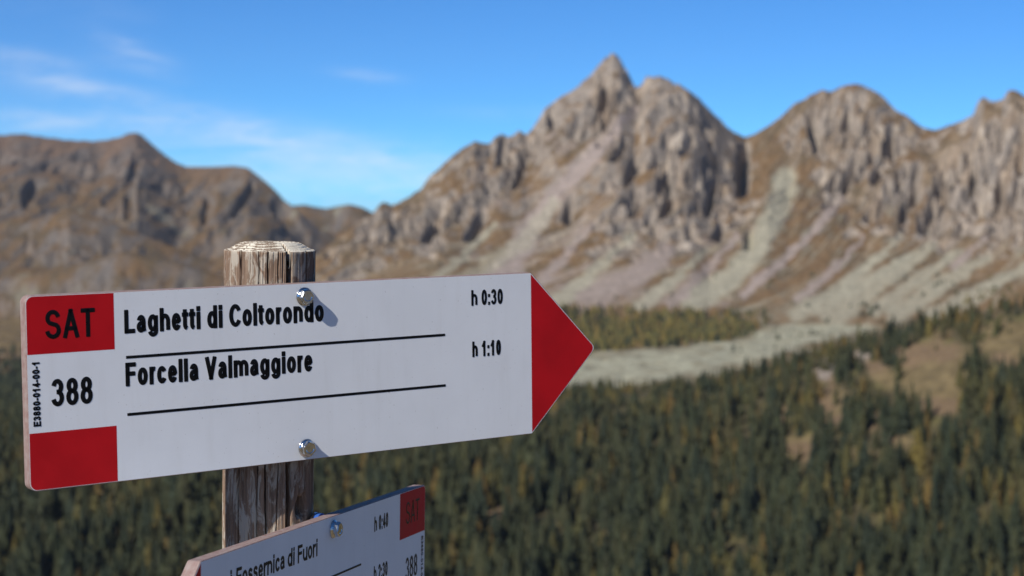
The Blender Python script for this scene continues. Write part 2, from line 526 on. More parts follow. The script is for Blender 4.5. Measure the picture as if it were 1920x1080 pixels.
def terrain_colour(X, Y, Z, zn, slope):
    n = len(X)
    px, py = project(X, Y, Z)
    n1 = fbm(X / 70, Y / 70, 4, 101)
    n2 = fbm(X / 22, Y / 22, 3, 102)
    st = fbm(zn['ug'] / 15, Y / 140, 3, 103)
    st2 = fbm(zn['ug'] / 38, Y / 260, 3, 104)
    col = np.empty((n, 3))
    col[:] = GRASS
    col = lerp(col, GRASS2, sstep(n1, -.2, .5))
    # ---- main mountain
    isM = (zn['M'] >= zn['far'] - 2) & (Y > zn['Y0'] - 60)
    cM = col.copy()
    rock = zn['rock'] * sstep(slope + 0.40 * n2 + 0.55 * st + .1, 0.45, 0.85)
    rock = np.maximum(rock, .85 * sstep(slope + .3 * n2 + .3 * st, 0.95, 1.3))
    rock = np.maximum(rock, zn['clf'])
    tone = np.empty((n, 3))
    tone[:] = ROCK
    tone = lerp(tone, ROCK_D, sstep(n2 + st * .6, 0.15, 0.8) * .7)
    tone = lerp(tone, ROCK_P, sstep(-n2 + st2, 0.25, 0.9) * .8)
    cM = lerp(cM, LILAC, sstep(st2 + .35 * n1, 0.05, 0.5) * (1 - sstep(px, 1330, 1420)) * sstep(zn['t1'], 0.0, .12) * sstep(px, 820, 920) * .9)
    cM = lerp(cM, SCREE, sstep(st + .3 * n1, 0.2, 0.6) * .55 * (1 - sstep(zn['t2'], 0, .5)))
    cM = lerp(cM, (0.21, 0.155, 0.098), sstep(st2 - .4 * n2, .1, .6) * .6)
    tone = lerp(tone, (0.215, 0.150, 0.095), sstep(n1 + .5 * st2, .12, .6) * .6)
    cM = cM * (1 - rock[:, None]) + tone * rock[:, None]
    wob = 3 * n2 + 6 * fbm(X / 45, Y / 45, 2, 105)
    qx, qy = px + wob, py + 0.5 * wob
    cM = lerp(cM, LILAC, pline(qx, qy, [(1188, 205), (1130, 272), (1060, 345), (1000, 420), (960, 490), (890, 560)], 9, 30) * .98)
    cM = lerp(cM, LILAC, pline(qx, qy, [(1250, 470), (1190, 520), (1100, 560)], 16, 34) * .8)
    cM = lerp(cM, SCREE, pline(qx, qy, [(1472, 335), (1458, 395), (1425, 455), (1372, 518), (1300, 566)], 24, 26) * .95)
    for pts, w, cc in (([(1325, 468), (1270, 520), (1200, 575)], 9, SCREE), ([(1185, 440), (1120, 505), (1040, 570)], 9, SCREE), ([(1620, 445), (1570, 500), (1500, 560)], 6, LILAC), ([(1385, 440), (1330, 500), (1260, 570)], 7, LILAC),
                       ([(1110, 420), (1050, 490), (980, 560)], 8, LILAC), ([(930, 420), (870, 480), (800, 540)], 7, SCREE), ([(1690, 440), (1640, 490), (1580, 545)], 6, SCREE), ([(1850, 440), (1790, 500)], 6, LILAC)):
        cM = lerp(cM, cc, pline(qx, qy, pts, w * .7, w * 1.7) * .85)
    cM = lerp(cM, SCREE, pline(qx, qy, [(1040, 380), (985, 450), (900, 510), (850, 545)], 12, 22) * .6)
    cM = lerp(cM, LILAC, pline(qx, qy, [(1578, 372), (1520, 440), (1450, 505), (1395, 552)], 7, 10) * .95)
    for pts, w in (([(1745, 462), (1655, 525), (1560, 596)], 15), ([(1705, 478), (1610, 536), (1530, 580)], 9),
                   ([(1850, 486), (1765, 533), (1680, 590)], 14), ([(1925, 500), (1840, 548), (1750, 592)], 13),
                   ([(1660, 468), (1570, 540), (1490, 590)], 8), ([(1800, 470), (1720, 525), (1640, 580)], 9)):
        cM = lerp(cM, SCREE, pline(qx, qy, pts, w * .8, w * 1.6) * .80)
    # ---- far range
    cF = col * 0.86
    nf = fbm(X / 150, Y / 150, 4, 111)
    nv = fbm((X - .25 * Y) / 45, Y / 160, 3, 112)
    cF = lerp(cF, (0.140, 0.092, 0.064), sstep(Z, -40, 120))
    rf = sstep(slope + .35 * nv + .3 * nf, 0.5, 0.95) * (1 - .6 * sstep(Z, 60, 150))
    cF = lerp(cF, (0.142, 0.122, 0.108), rf * .75)
    cF = lerp(cF, (0.105, 0.098, 0.095), sstep(nv - .3 * nf, .25, .8) * .55)
    cF = lerp(cF, (0.21, 0.195, 0.145), sstep(nf - .3 * nv, .5, .9) * (1 - sstep(Z, -60, 40)) * .7)
    # ---- valley floor
    cV = np.empty((n, 3))
    cV[:] = (0.15, 0.105, 0.05)
    cV = lerp(cV, GRASS2, sstep(n1, -.1, .4))
    edge = 26 * fbm(X / 42, Y / 60, 4, 121)
    b = pline(px + edge * .8, py + edge * .35, [(1000, 700), (1180, 690), (1300, 678), (1400, 655), (1500, 625), (1600, 600), (1640, 590)], 34, 26)
    boul = np.clip(0.92 + 0.55 * n2, .25, 1)
    cV = lerp(cV, (0.335, 0.322, 0.235), b * boul)
    cV = lerp(cV, SCREE, sstep(n1 + .5 * n2, .1, .6) * .5 * sstep(px, 1380, 1480))
    # ---- wooded hillside
    cN = np.empty((n, 3))
    cN[:] = FLOOR
    cN = lerp(cN, (0.10, 0.085, 0.035), sstep(n2, 0, .6))
    cm = clear_mask(px, py, n2)
    meadow = np.empty((n, 3))
    meadow[:] = (0.140, 0.104, 0.052)
    meadow = meadow * (1 + .35 * np.clip(fbm(X / 9, Y / 9, 3, 133), -1, 1))[:, None]
    meadow = lerp(meadow, (0.150, 0.102, 0.060), sstep(n1, -.1, .3))
    meadow = lerp(meadow, (0.235, 0.195, 0.165), np.maximum(1 - sstep(blob(px, py, 1548, 692, 20, 26, 30) + .4 * n2, .6, 1.1), 1 - sstep(blob(px, py, 1618, 666, 18, 14, 20) + .4 * n2, .6, 1.1)))
    cN = cN * (1 - cm[:, None]) + meadow * cm[:, None]
    out = cV
    wM = sstep(np.maximum(zn['M'], zn['far']) - np.maximum(zn['V'], zn['N']), -3, 7)
    cH = np.where(isM[:, None], cM, cF)
    out = out * (1 - wM[:, None]) + cH * wM[:, None]
    wN = sstep(zn['N'] - np.maximum(np.maximum(zn['V'], zn['M']), zn['far']), -4, 4) * (Y < 1750)
    out = out * (1 - wN[:, None]) + cN * wN[:, None]
    return out * (1 + 0.10 * np.clip(fbm(X / 7, Y / 7, 2, 131), -1, 1))[:, None]


def terrain_material(name, bump_scale, bump_dist):
    m, t, b = mat(name)
    at_ = t.n('ShaderNodeAttribute', attribute_name='tint')
    geo = t.n('ShaderNodeNewGeometry')
    f = t.noise(geo.outputs['Position'], bump_scale, 5, 0.65)
    g = t.noise(geo.outputs['Position'], bump_scale * 4.1, 4, 0.6)
    k = t.ramp(f, 0.25, 0.75, 0.72, 1.28)
    k2 = t.ramp(g, 0.25, 0.75, 0.85, 1.15)
    cmb = t.n('ShaderNodeCombineColor')
    kk = t.m('MULTIPLY', k, k2)
    for i in range(3):
        t.link(kk, cmb.inputs[i])
    t.link(t.mix(1.0, at_.outputs['Color'], cmb.outputs[0], 'MULTIPLY'), b.inputs['Base Color'])
    b.inputs['Roughness'].default_value = 0.95
    b.inputs['Specular IOR Level'].default_value = 0.15
    t.link(t.bump(t.m('ADD', f, t.m('MULTIPLY', g, .4)), 0.8, bump_dist), b.inputs['Normal'])
    return m


M_TERRAIN = terrain_material('mountain_ground', 0.09, 5.0)
M_NEAR = terrain_material('hillside_ground', 0.4, 0.6)


def columns(step):
    inner = np.arange(-220, 2141, step)
    left = -220 - 40 * np.cumsum(1.35 ** np.arange(14))[::-1]
    right = 2140 + 40 * np.cumsum(1.35 ** np.arange(14))
    return (np.concatenate([left, inner, right]) - 960) / FPX


def fan(name, Ys, step, material, keep, label=None):
    """A sheet of terrain spread over the valley, with grid cells that grow with distance."""
    A = columns(step)
    Yg, Ag = np.meshgrid(np.asarray(Ys, float), A, indexing='ij')
    X, Y = (Ag * Yg).ravel(), Yg.ravel()
    Z, zn = height(X, Y)
    ny, nx = Yg.shape
    Z2 = Z.reshape(ny, nx)
    gy = np.gradient(Z2, axis=0) / np.gradient(Yg, axis=0)
    gx = np.gradient(Z2, axis=1) / np.maximum(np.gradient(Ag * Yg, axis=1), 1e-3)
    slope = np.hypot(gx, gy).ravel()
    col = terrain_colour(X, Y, Z, zn, slope)
    i = np.arange((ny - 1) * nx).reshape(ny - 1, nx)[:, :-1].ravel()
    q = np.stack([i, i + 1, i + 1 + nx, i + nx], 1)
    res = []
    for nm, fn in keep.items():
        sel = fn(X, Y, Z, zn)[q].all(1) if fn is not None else np.ones(len(q), bool)
        res.append((nm, sel))
    taken = np.zeros(len(q), bool)
    out = []
    for nm, sel in res:
        sel = sel & ~taken
        taken |= sel
        f = q[sel]
        used, invi = np.unique(f.ravel(), return_inverse=True)
        me = mesh_np(nm, np.stack([X, Y, Z], 1)[used], invi.reshape(-1, 4))
        set_col(me, col[used])
        o = obj(nm, me, material)
        tag(o, kind='structure')
        out.append(o)
    return out


ys_m = np.concatenate([np.linspace(2380, 2600, 40, endpoint=False), np.linspace(2600, 3460, 215), np.linspace(3475, 3700, 12)])
ys_f = np.concatenate([np.linspace(3700, 4900, 120), np.linspace(4920, 5700, 40), np.linspace(5750, 7200, 14)])
hills = fan('mountain', np.concatenate([ys_m, ys_f[1:]]), 2.4, M_TERRAIN,
            {'distant_mountain': lambda X, Y, Z, zn: (zn['far'] > zn['M']), 'mountain': None})
tag(hills[0], 'brown rounded mountain range in the distance behind the post')
tag(hills[1], 'jagged grey rocky mountain with pointed summit, brown grass and pale scree')
vf = fan('valley_floor', np.concatenate([np.linspace(1460, 1700, 20, endpoint=False), np.linspace(1700, 2380, 90)]), 4.0, M_TERRAIN, {'valley_floor': None})
tag(vf[0], 'valley floor with a pale boulder field and brown grass')
nh = fan('wooded_hillside', np.concatenate([np.linspace(700, 880, 12, endpoint=False), np.linspace(880, 1460, 130)]), 4.0, M_NEAR, {'wooded_hillside': None})
tag(nh[0], 'hillside under the dark conifer forest with brown clearings')


# near ground: the hilltop the signpost stands on, all the way round, and its flanks
def near_ground():
    rr = np.concatenate([[0.0], np.geomspace(0.4, 720, 60), np.geomspace(800, 9000, 26)])
    th = np.linspace(0, 2 * np.pi, 181)[:-1]
    Rg, Tg = np.meshgrid(rr, th, indexing='ij')
    X, Y = (Rg * np.sin(Tg)), (Rg * np.cos(Tg))
    z = -0.5 * np.maximum(Rg - 3.5, 0) * np.minimum(1, Rg / 30)
    z = np.maximum(z, -262 + 0 * Rg)
    z = smax(z, -258, 12) + np.minimum(Rg / 200, 1) * 5 * fbm(X / 80, Y / 80, 3, 141)
    z = z + 0.02 * fbm(X / 0.5, Y / 0.5, 3, 142) * np.minimum(Rg, 1)
    # hills all round beyond the valley, left open where the view is
    ahead = sstep(np.cos(Tg), 0.25, 0.6)
    z = z + (1 - ahead) * sstep(Rg, 900, 6000) * (320 + 120 * fbm(X / 900, Y / 900, 3, 143))
    z = z - ahead * sstep(Rg, 620, 1000) * 260
    nr, na = Rg.shape
    i = np.arange(nr - 1)[:, None] * na + np.arange(na)[None]
    j = np.arange(nr - 1)[:, None] * na + (np.arange(na) + 1)[None] % na
    q = np.stack([i, i + na, j + na, j], -1).reshape(-1, 4)
    me = mesh_np('ground', np.stack([X, Y, z], -1).reshape(-1, 3), q)
    c = np.empty((nr * na, 3))
    c[:] = (0.16, 0.115, 0.055)
    c = lerp(c, (0.10, 0.085, 0.04), sstep(fbm(X / 40, Y / 40, 3, 144).ravel(), -.2, .4))
    c = lerp(c, (0.185, 0.138, 0.078), 1 - sstep(Rg.ravel(), 8, 60))
    set_col(me, c)
    o = obj('ground', me, M_NEAR)
    tag(o, 'dry grassy hilltop the signpost stands on', kind='structure')


near_ground()

# ------------------------------------------------------------------ trees
rng = np.random.default_rng(11)


def conifer(tiers, seg, seed, wide=0.19, airy=0.0):
    """Unit-height conifer crown: ragged drooping tiers. Returns verts, tris."""
    r = np.random.default_rng(seed)
    V, T = [], []
    z0 = 0.06
    for k in range(tiers):
        f = k / (tiers - 1)
        zb = z0 + (0.90 - z0) * f ** 0.92
        rad = wide * (1 - f) ** 0.8 * r.uniform(.86, 1.12) + 0.018
        hgt = (0.94 - z0) / tiers * r.uniform(1.9, 2.5)
        top = min(zb + hgt, 1.0) if k < tiers - 1 else 1.0
        base = len(V)
        V.append((r.normal(0, .006), r.normal(0, .006), top))
        n = max(5, int(seg * (1 - .35 * f)))
        off = r.uniform(0, 6.28)
        for s in range(n):
            a = off + 6.2832 * s / n + r.normal(0, .12)
            q = rad * (1.0 if s % 2 == 0 else 0.55 - .2 * airy) * r.uniform(.8, 1.2)
            V.append((q * math.cos(a), q * math.sin(a), zb - 0.25 * q * r.uniform(.3, 1.6) + r.normal(0, .008)))
        for s in range(n):
            T.append((base, base + 1 + s, base + 1 + (s + 1) % n))
    return np.array(V), np.array(T)


def trunk_mesh(name, top=0.9, rad=0.014):
    V, Fq = [], []
    for k, (z, r) in enumerate(((-0.06, rad * 1.3), (0.05, rad), (top, rad * .15))):
        for s in range(6):
            V.append((r * math.cos(s * 1.0472), r * math.sin(s * 1.0472), z))
    for k in range(2):
        for s in range(6):
            Fq.append((k * 6 + s, k * 6 + (s + 1) % 6, k * 6 + 6 + (s + 1) % 6, k * 6 + 6 + s))
    return mesh_np(name, V, np.array(Fq))


def foliage_material(name, from_object):
    m, t, b = mat(name)
    geo = t.n('ShaderNodeNewGeometry')
    if from_object:
        oi = t.n('ShaderNodeObjectInfo')
        c = oi.outputs['Color']
    else:
        c = t.n('ShaderNodeAttribute', attribute_name='tint').outputs['Color']
    f = t.noise(geo.outputs['Position'], 1.6, 3, 0.6)
    k = t.ramp(f, 0.3, 0.7, 0.85, 1.15)
    cmb = t.n('ShaderNodeCombineColor')
    for i in range(3):
        t.link(k, cmb.inputs[i])
    t.link(t.mix(1.0, c, cmb.outputs[0], 'MULTIPLY'), b.inputs['Base Color'])
    b.inputs['Roughness'].default_value = 0.8
    b.inputs['Specular IOR Level'].default_value = 0.2
    return m


M_TREE = foliage_material('conifer_needles', True)
M_FOREST = foliage_material('forest_needles', False)
M_BARK, _t, _b = mat('conifer_bark')
_n = _t.noise(_t.n('ShaderNodeNewGeometry').outputs['Position'], 4.0, 3)
_t.link(_t.mix(_n, (0.05, 0.035, 0.025), (0.13, 0.10, 0.08)), _b.inputs['Base Color'])
_b.inputs['Roughness'].default_value = 0.9

SPRUCE = np.array([.62, .70, .66]) * np.array([(0.033, 0.038, 0.019), (0.040, 0.043, 0.020), (0.029, 0.035, 0.020), (0.052, 0.050, 0.022)])
LARCH = 0.80 * np.array([(0.115, 0.088, 0.022), (0.085, 0.074, 0.022), (0.12, 0.078, 0.022), (0.066, 0.064, 0.022)])

# scatter over the hillside
pts = []
sp = 6.6
Yt = np.arange(800, 1470, sp)
for yv in Yt:
    xs = np.arange(-0.46 * yv, 0.56 * yv, sp)
    pts.append(np.stack([xs + rng.uniform(-3.5, 3.5, len(xs)), np.full(len(xs), yv) + rng.uniform(-3.5, 3.5, len(xs))], 1))
P = np.concatenate(pts)
tz, tzn = height(P[:, 0], P[:, 1])
tpx, tpy = project(P[:, 0], P[:, 1], tz)
nn = fbm(P[:, 0] / 22, P[:, 1] / 22, 3, 102)
dens = 0.97 - 0.70 * sstep(fbm(P[:, 0] / 34, P[:, 1] / 46, 3, 151), .08, .45)
cmk = np.maximum(clear_mask(tpx, tpy, nn), np.maximum(clear_mask(tpx, tpy - 16, nn), .9 * clear_mask(tpx, tpy - 28, nn)) * (1 - sstep(tzn['tn'], .78, .86)))
cmk = cmk * (1 - sstep(tzn['tn'], .86, .93))
ok = (rng.uniform(0, 1, len(P)) < dens * (1 - cmk) + 0.03 * cmk) & (tzn['N'] > tzn['V'] - 6) & (P[:, 1] < tzn['Yc'] + 40)
P, tz, tpx, tpy = P[ok], tz[ok], tpx[ok], tpy[ok]
larchy = fbm(P[:, 0] / 55, P[:, 1] / 80, 3, 161) + 0.35 * sstep(tpx, 1500, 1950) * sstep(tpy, 750, 1000) + 0.25 * (1 - sstep(tpy, 720, 800)) * (tpx > 900)
is_larch = rng.uniform(0, 1, len(P)) < np.clip(0.13 + 0.42 * larchy, .03, .6)
hgt = np.clip(rng.normal(20.5, 5.2, len(P)), 8, 34) * (1 + .38 * np.clip(fbm(P[:, 0] / 40, P[:, 1] / 55, 3, 155), -1, 1)) * np.where(is_larch, .88, 1.0) * (1 - .42 * sstep(tzn['tn'][ok], .35, .95))
wid = rng.uniform(.85, 1.45, len(P))

# the trees that show largest stand one by one
_, topy = project(P[:, 0], P[:, 1], tz + hgt)
sign_shadow = (tpx > 40) & (tpx < 1010) & (topy < 925 - 0.115 * (tpx - 50))
behind_low = (tpx > 330) & (tpx < 800) & (topy > 1062 - 0.345 * (tpx - 350))
behind_post = (tpx > 412) & (tpx < 596)
cand = (tpx > 8) & (tpx < 1912) & (topy < 1062) & ~sign_shadow & ~behind_low & ~behind_post
order = np.where(cand)[0][np.argsort(-(hgt[cand] / P[cand, 1]))]
# keep those whose top is not covered by a nearer tree chosen before
single = []
for i in order:
    ok_ = True
    for j in single:
        if abs(tpx[i] - tpx[j]) < 9 and topy[j] - 6 < topy[i] + 8 and P[j, 1] < P[i, 1] and tpy[j] > topy[i]:
            ok_ = False
            break
    if ok_:
        single.append(i)
    if len(single) == 290:
        break
single = np.array(single)
mass = np.ones(len(P), bool)
mass[single] = False

s_crowns = [mesh_np('crown', *conifer(11, 13, s, .17), smooth=False) for s in (1, 2, 3)]
l_crowns = [mesh_np('crown', *conifer(9, 12, s, .185, .8), smooth=False) for s in (5, 6)]
trunk_me = trunk_mesh('trunk')
for me in s_crowns + l_crowns:
    me.materials.append(M_TREE)
trunk_me.materials.append(M_BARK)


def where(i):
    x, y = tpx[i], topy[i]
    if x < 420:
        return 'left', 'below the red-ended upper sign'
    if x < 1100:
        return 'middle', 'beside the lower sign'
    return 'right', 'below the brown clearings'


for i in single:
    lar = bool(is_larch[i])
    nm = 'larch_tree' if lar else 'spruce_tree'
    r = bpy.data.objects.new(nm, None)
    r.empty_display_size = 1
    COL.objects.link(r)
    r.location = (P[i, 0], P[i, 1], tz[i] - .3)
    r.rotation_euler = (0, 0, rng.uniform(0, 6.28))
    r.scale = (hgt[i] * wid[i], hgt[i] * wid[i], hgt[i])
    reg, txt = where(i)
    if lar:
        tag(r, 'blurred yellow-green larch in the wood ' + txt, 'tree', 'yellow larches ' + txt)
    else:
        tag(r, 'blurred dark green spruce in the wood ' + txt, 'tree', 'dark spruces ' + txt)
    c = obj('crown', (l_crowns if lar else s_crowns)[i % (2 if lar else 3)], None, r)
    base = (LARCH if lar else SPRUCE)[rng.integers(0, 4)] * rng.uniform(.8, 1.2)
    c.color = (*base, 1)
    obj('trunk', trunk_me, None, r)


def tree_mass(name, XY, Z, H, W, cols, kinds, label, category):
    V, T, C, base = [], [], [], 0
    for kk, (cv, ct) in enumerate(kinds):
        idx = np.where(np.arange(len(XY)) % len(kinds) == kk)[0]
        if not len(idx):
            continue
        a = rng.uniform(0, 6.28, len(idx))
        ca, sa = np.cos(a)[:, None], np.sin(a)[:, None]
        s = (H[idx] * W[idx])[:, None]
        x = (cv[None, :, 0] * ca - cv[None, :, 1] * sa) * s + XY[idx, 0][:, None]
        y = (cv[None, :, 0] * sa + cv[None, :, 1] * ca) * s + XY[idx, 1][:, None]
        z = cv[None, :, 2] * H[idx][:, None] + Z[idx][:, None] - .3
        V.append(np.stack([x, y, z], -1).reshape(-1, 3))
        T.append((ct[None] + (np.arange(len(idx)) * len(cv))[:, None, None]).reshape(-1, 3) + base)
        C.append(np.repeat(cols[idx], len(cv), 0))
        base += len(idx) * len(cv)
    me = mesh_np(name, np.concatenate(V), np.concatenate(T), smooth=False)
    set_col(me, np.concatenate(C))
    o = obj(name, me, M_FOREST)
    tag(o, label, category, kind='stuff')
    return o


lowpoly = [conifer(7, 8, s, .18) for s in (21, 22, 23, 24)]
mi = np.where(mass)[0]
wl = np.clip(.75 * is_larch[mi] + .45 * np.clip(larchy[mi], 0, 1) + .22 * rng.uniform(0, 1, len(mi)) ** 2, 0, 1)[:, None]
cols = (LARCH[rng.integers(0, 4, len(mi))] * wl + SPRUCE[rng.integers(0, 4, len(mi))] * (1 - wl)) * rng.uniform(.86, 1.14, len(mi))[:, None]
tree_mass('forest', P[mi], tz[mi], hgt[mi], wid[mi], cols, lowpoly, 'dense dark conifer forest covering the hillside below the mountains', 'forest')

# larch grove on the valley floor and scattered shrubs on the mountain's foot


def scatter_px(n, seed, fn):
    r = np.random.default_rng(seed)
    Y = r.uniform(1750, 3050, n)
    X = Y * r.uniform(-.06, .34, n)
    z, zn = height(X, Y)
    px, py = project(X, Y, z)
    k = r.uniform(0, 1, n) < fn(px, py, X, Y, zn)
    return np.stack([X, Y], 1)[k], z[k], px[k], py[k]


def grove_density(px, py, X, Y, zn):
    nz = fbm(X / 50, Y / 70, 3, 171)
    m = 1 - sstep(np.abs(py - (622 - 0.03 * (px - 1070))) / (44 - 0.06 * np.clip(px - 1070, 0, 400)), .75, 1.1)
    m = m * (1 - sstep(px + 60 * nz, 1370, 1450)) * sstep(px, 1000, 1040)
    return m * np.clip(.75 + .6 * nz, .15, 1)


gx, gz, gpx, gpy = scatter_px(42000, 5, grove_density)
r5 = np.random.default_rng(55)
gl = r5.uniform(0, 1, len(gx)) < .72
gc = np.where(gl[:, None], LARCH[r5.integers(0, 4, len(gx))] * 1.65, SPRUCE[r5.integers(0, 4, len(gx))]) * r5.uniform(.7, 1.25, len(gx))[:, None]
tree_mass('larch_grove', gx, gz, r5.uniform(8, 15, len(gx)), r5.uniform(1.0, 1.5, len(gx)), gc, [conifer(4, 6, 31, .2), conifer(4, 6, 32, .22)],
          'yellow-brown larch wood on the valley floor beside the pale boulder field', 'forest')


def shrub_density(px, py, X, Y, zn):
    nz = fbm(X / 35, Y / 35, 3, 181)
    d = sstep(nz, .18, .5) * sstep(py, 480, 570) * (1 - sstep(zn['t2'], 0, .1)) * (Y > 2200) * .16
    d = d + 0.5 * (1 - sstep(blob(px, py, 1628, 583, 20, 16), .6, 1.2))
    d = d + .22 * (1 - sstep(blob(px, py, 1880, 560, 90, 22, -8), .6, 1.2))
    return d * (px > 640)


sx, sz, spx, spy = scatter_px(30000, 6, shrub_density)
r6 = np.random.default_rng(66)
scol = SPRUCE[r6.integers(0, 4, len(sx))] * r6.uniform(.8, 1.6, len(sx))[:, None]
orange = (spx > 1800) & (spy < 590)
scol[orange] = LARCH[r6.integers(0, 4, orange.sum())] * 1.1
tree_mass('shrubs', sx, sz, r6.uniform(3, 9, len(sx)), r6.uniform(1.2, 2.6, len(sx)), scol, [conifer(4, 6, 41, .2), conifer(3, 6, 42, .25)],
          'dark low pines dotted over the foot of the mountain', 'shrubs')

r8 = np.random.default_rng(88)
nf_ = 16000
fy = r8.uniform(1500, 3500, nf_)
fx = fy * r8.uniform(-.42, -.10, nf_)
fz, fzn = height(fx, fy)
fpx_, fpy_ = project(fx, fy, fz)
fk = (fpy_ > 675 + 30 * fbm(fx / 90, fy / 90, 3, 191)) & (r8.uniform(0, 1, nf_) < sstep(fpy_, 640, 710))
fc = SPRUCE[r8.integers(0, 4, fk.sum())] * r8.uniform(.8, 1.3, fk.sum())[:, None]
tree_mass('distant_forest', np.stack([fx, fy], 1)[fk], fz[fk], r8.uniform(11, 20, fk.sum()), r8.uniform(1.1, 1.6, fk.sum()), fc, [conifer(4, 6, 61, .2), conifer(4, 6, 62, .2)],
          'dark wood in the side valley behind the left end of the upper sign', 'forest')

# ------------------------------------------------------------------ materials of the signpost


def simple(name, colour, rough=0.4, metal=0.0, spec=0.5, var=0.06, scale=60, bump=0.0, bdist=0.0002):
    m, t, b = mat(name)
    tcn = t.n('ShaderNodeTexCoord').outputs['Object']
    f = t.noise(tcn, scale, 5, 0.6)
    g = t.noise(tcn, scale * 9, 3, 0.6)
    k = t.ramp(f, 0.3, 0.7, 1 - var, 1 + var)
    cmb = t.n('ShaderNodeCombineColor')
    for i in range(3):
        t.link(k, cmb.inputs[i])
    t.link(t.mix(1.0, (*colour, 1), cmb.outputs[0], 'MULTIPLY'), b.inputs['Base Color'])
    t.put(b.inputs['Roughness'], t.ramp(f, 0.25, 0.75, rough * .85, rough * 1.15))
    b.inputs['Metallic'].default_value = metal
    b.inputs['Specular IOR Level'].default_value = spec
    if bump:
        t.link(t.bump(t.m('ADD', g, f), bump, bdist), b.inputs['Normal'])
    return m


def white_paint():
    m, t, b = mat('white_sign_paint')
    tcn = t.n('ShaderNodeTexCoord').outputs['Object']
    f = t.noise(tcn, 14, 5, 0.6)
    grime = t.ramp(t.noise(t.mapping(tcn, (70, 7, 9)), 1.0, 6, 0.65), 0.48, 0.8, 0, .13)
    c = t.mix(t.ramp(f, .3, .7), (0.79, 0.79, 0.795), (0.83, 0.83, 0.835))
    c = t.mix(grime, c, (0.50, 0.47, 0.42))
    spk = t.ramp(t.noise(tcn, 420, 1, .5), 0.735, 0.76)
    c = t.mix(t.m('MULTIPLY', spk, .35), c, (0.35, 0.32, 0.3))
    t.link(c, b.inputs['Base Color'])
    b.inputs['Roughness'].default_value = 0.42
    b.inputs['Specular IOR Level'].default_value = 0.4
    t.link(t.bump(t.noise(tcn, 900, 2, .5), .12, .0002), b.inputs['Normal'])
    return m


def edge_mat():
    m, t, b = mat('raw_board_edge')
    tcn = t.n('ShaderNodeTexCoord').outputs['Object']
    lay = t.noise(t.mapping(tcn, (30, 30, 900)), 1.0, 3, .6)
    mot = t.noise(tcn, 160, 4, .65)
    c = t.mix(t.ramp(mot, .35, .65), (0.215, 0.125, 0.108), (0.27, 0.20, 0.18))
    c = t.mix(t.ramp(lay, .45, .7, 0, .5), c, (0.33, 0.28, 0.26))
    t.link(c, b.inputs['Base Color'])
    b.inputs['Roughness'].default_value = .7
    t.link(t.bump(mot, .4, .0004), b.inputs['Normal'])
    return m


M_WHITE = white_paint()
M_EDGE = edge_mat()
M_RED = simple('red_sign_paint', (0.48, 0.004, 0.008), .5, spec=.22, var=.09, scale=22, bump=.15)
M_BLACK = simple('black_lettering_paint', (0.004, 0.004, 0.005), .30, spec=.22, var=.1)
M_STEEL = simple('zinc_plated_steel', (0.58, 0.59, 0.60), .17, 1.0, var=.15, scale=320, bump=.06)
M_BLUE = simple('blue_plastic', (0.03, 0.10, 0.36), .35, var=.1, scale=200)

# ------------------------------------------------------------------ lettering: routed single-stroke letters


def arc(cx, cy, rx, ry, a0, a1, n=14):
    return [(cx + rx * math.cos(R_(a0 + (a1 - a0) * i / n)), cy + ry * math.sin(R_(a0 + (a1 - a0) * i / n))) for i in range(n + 1)]


XH = 0.70
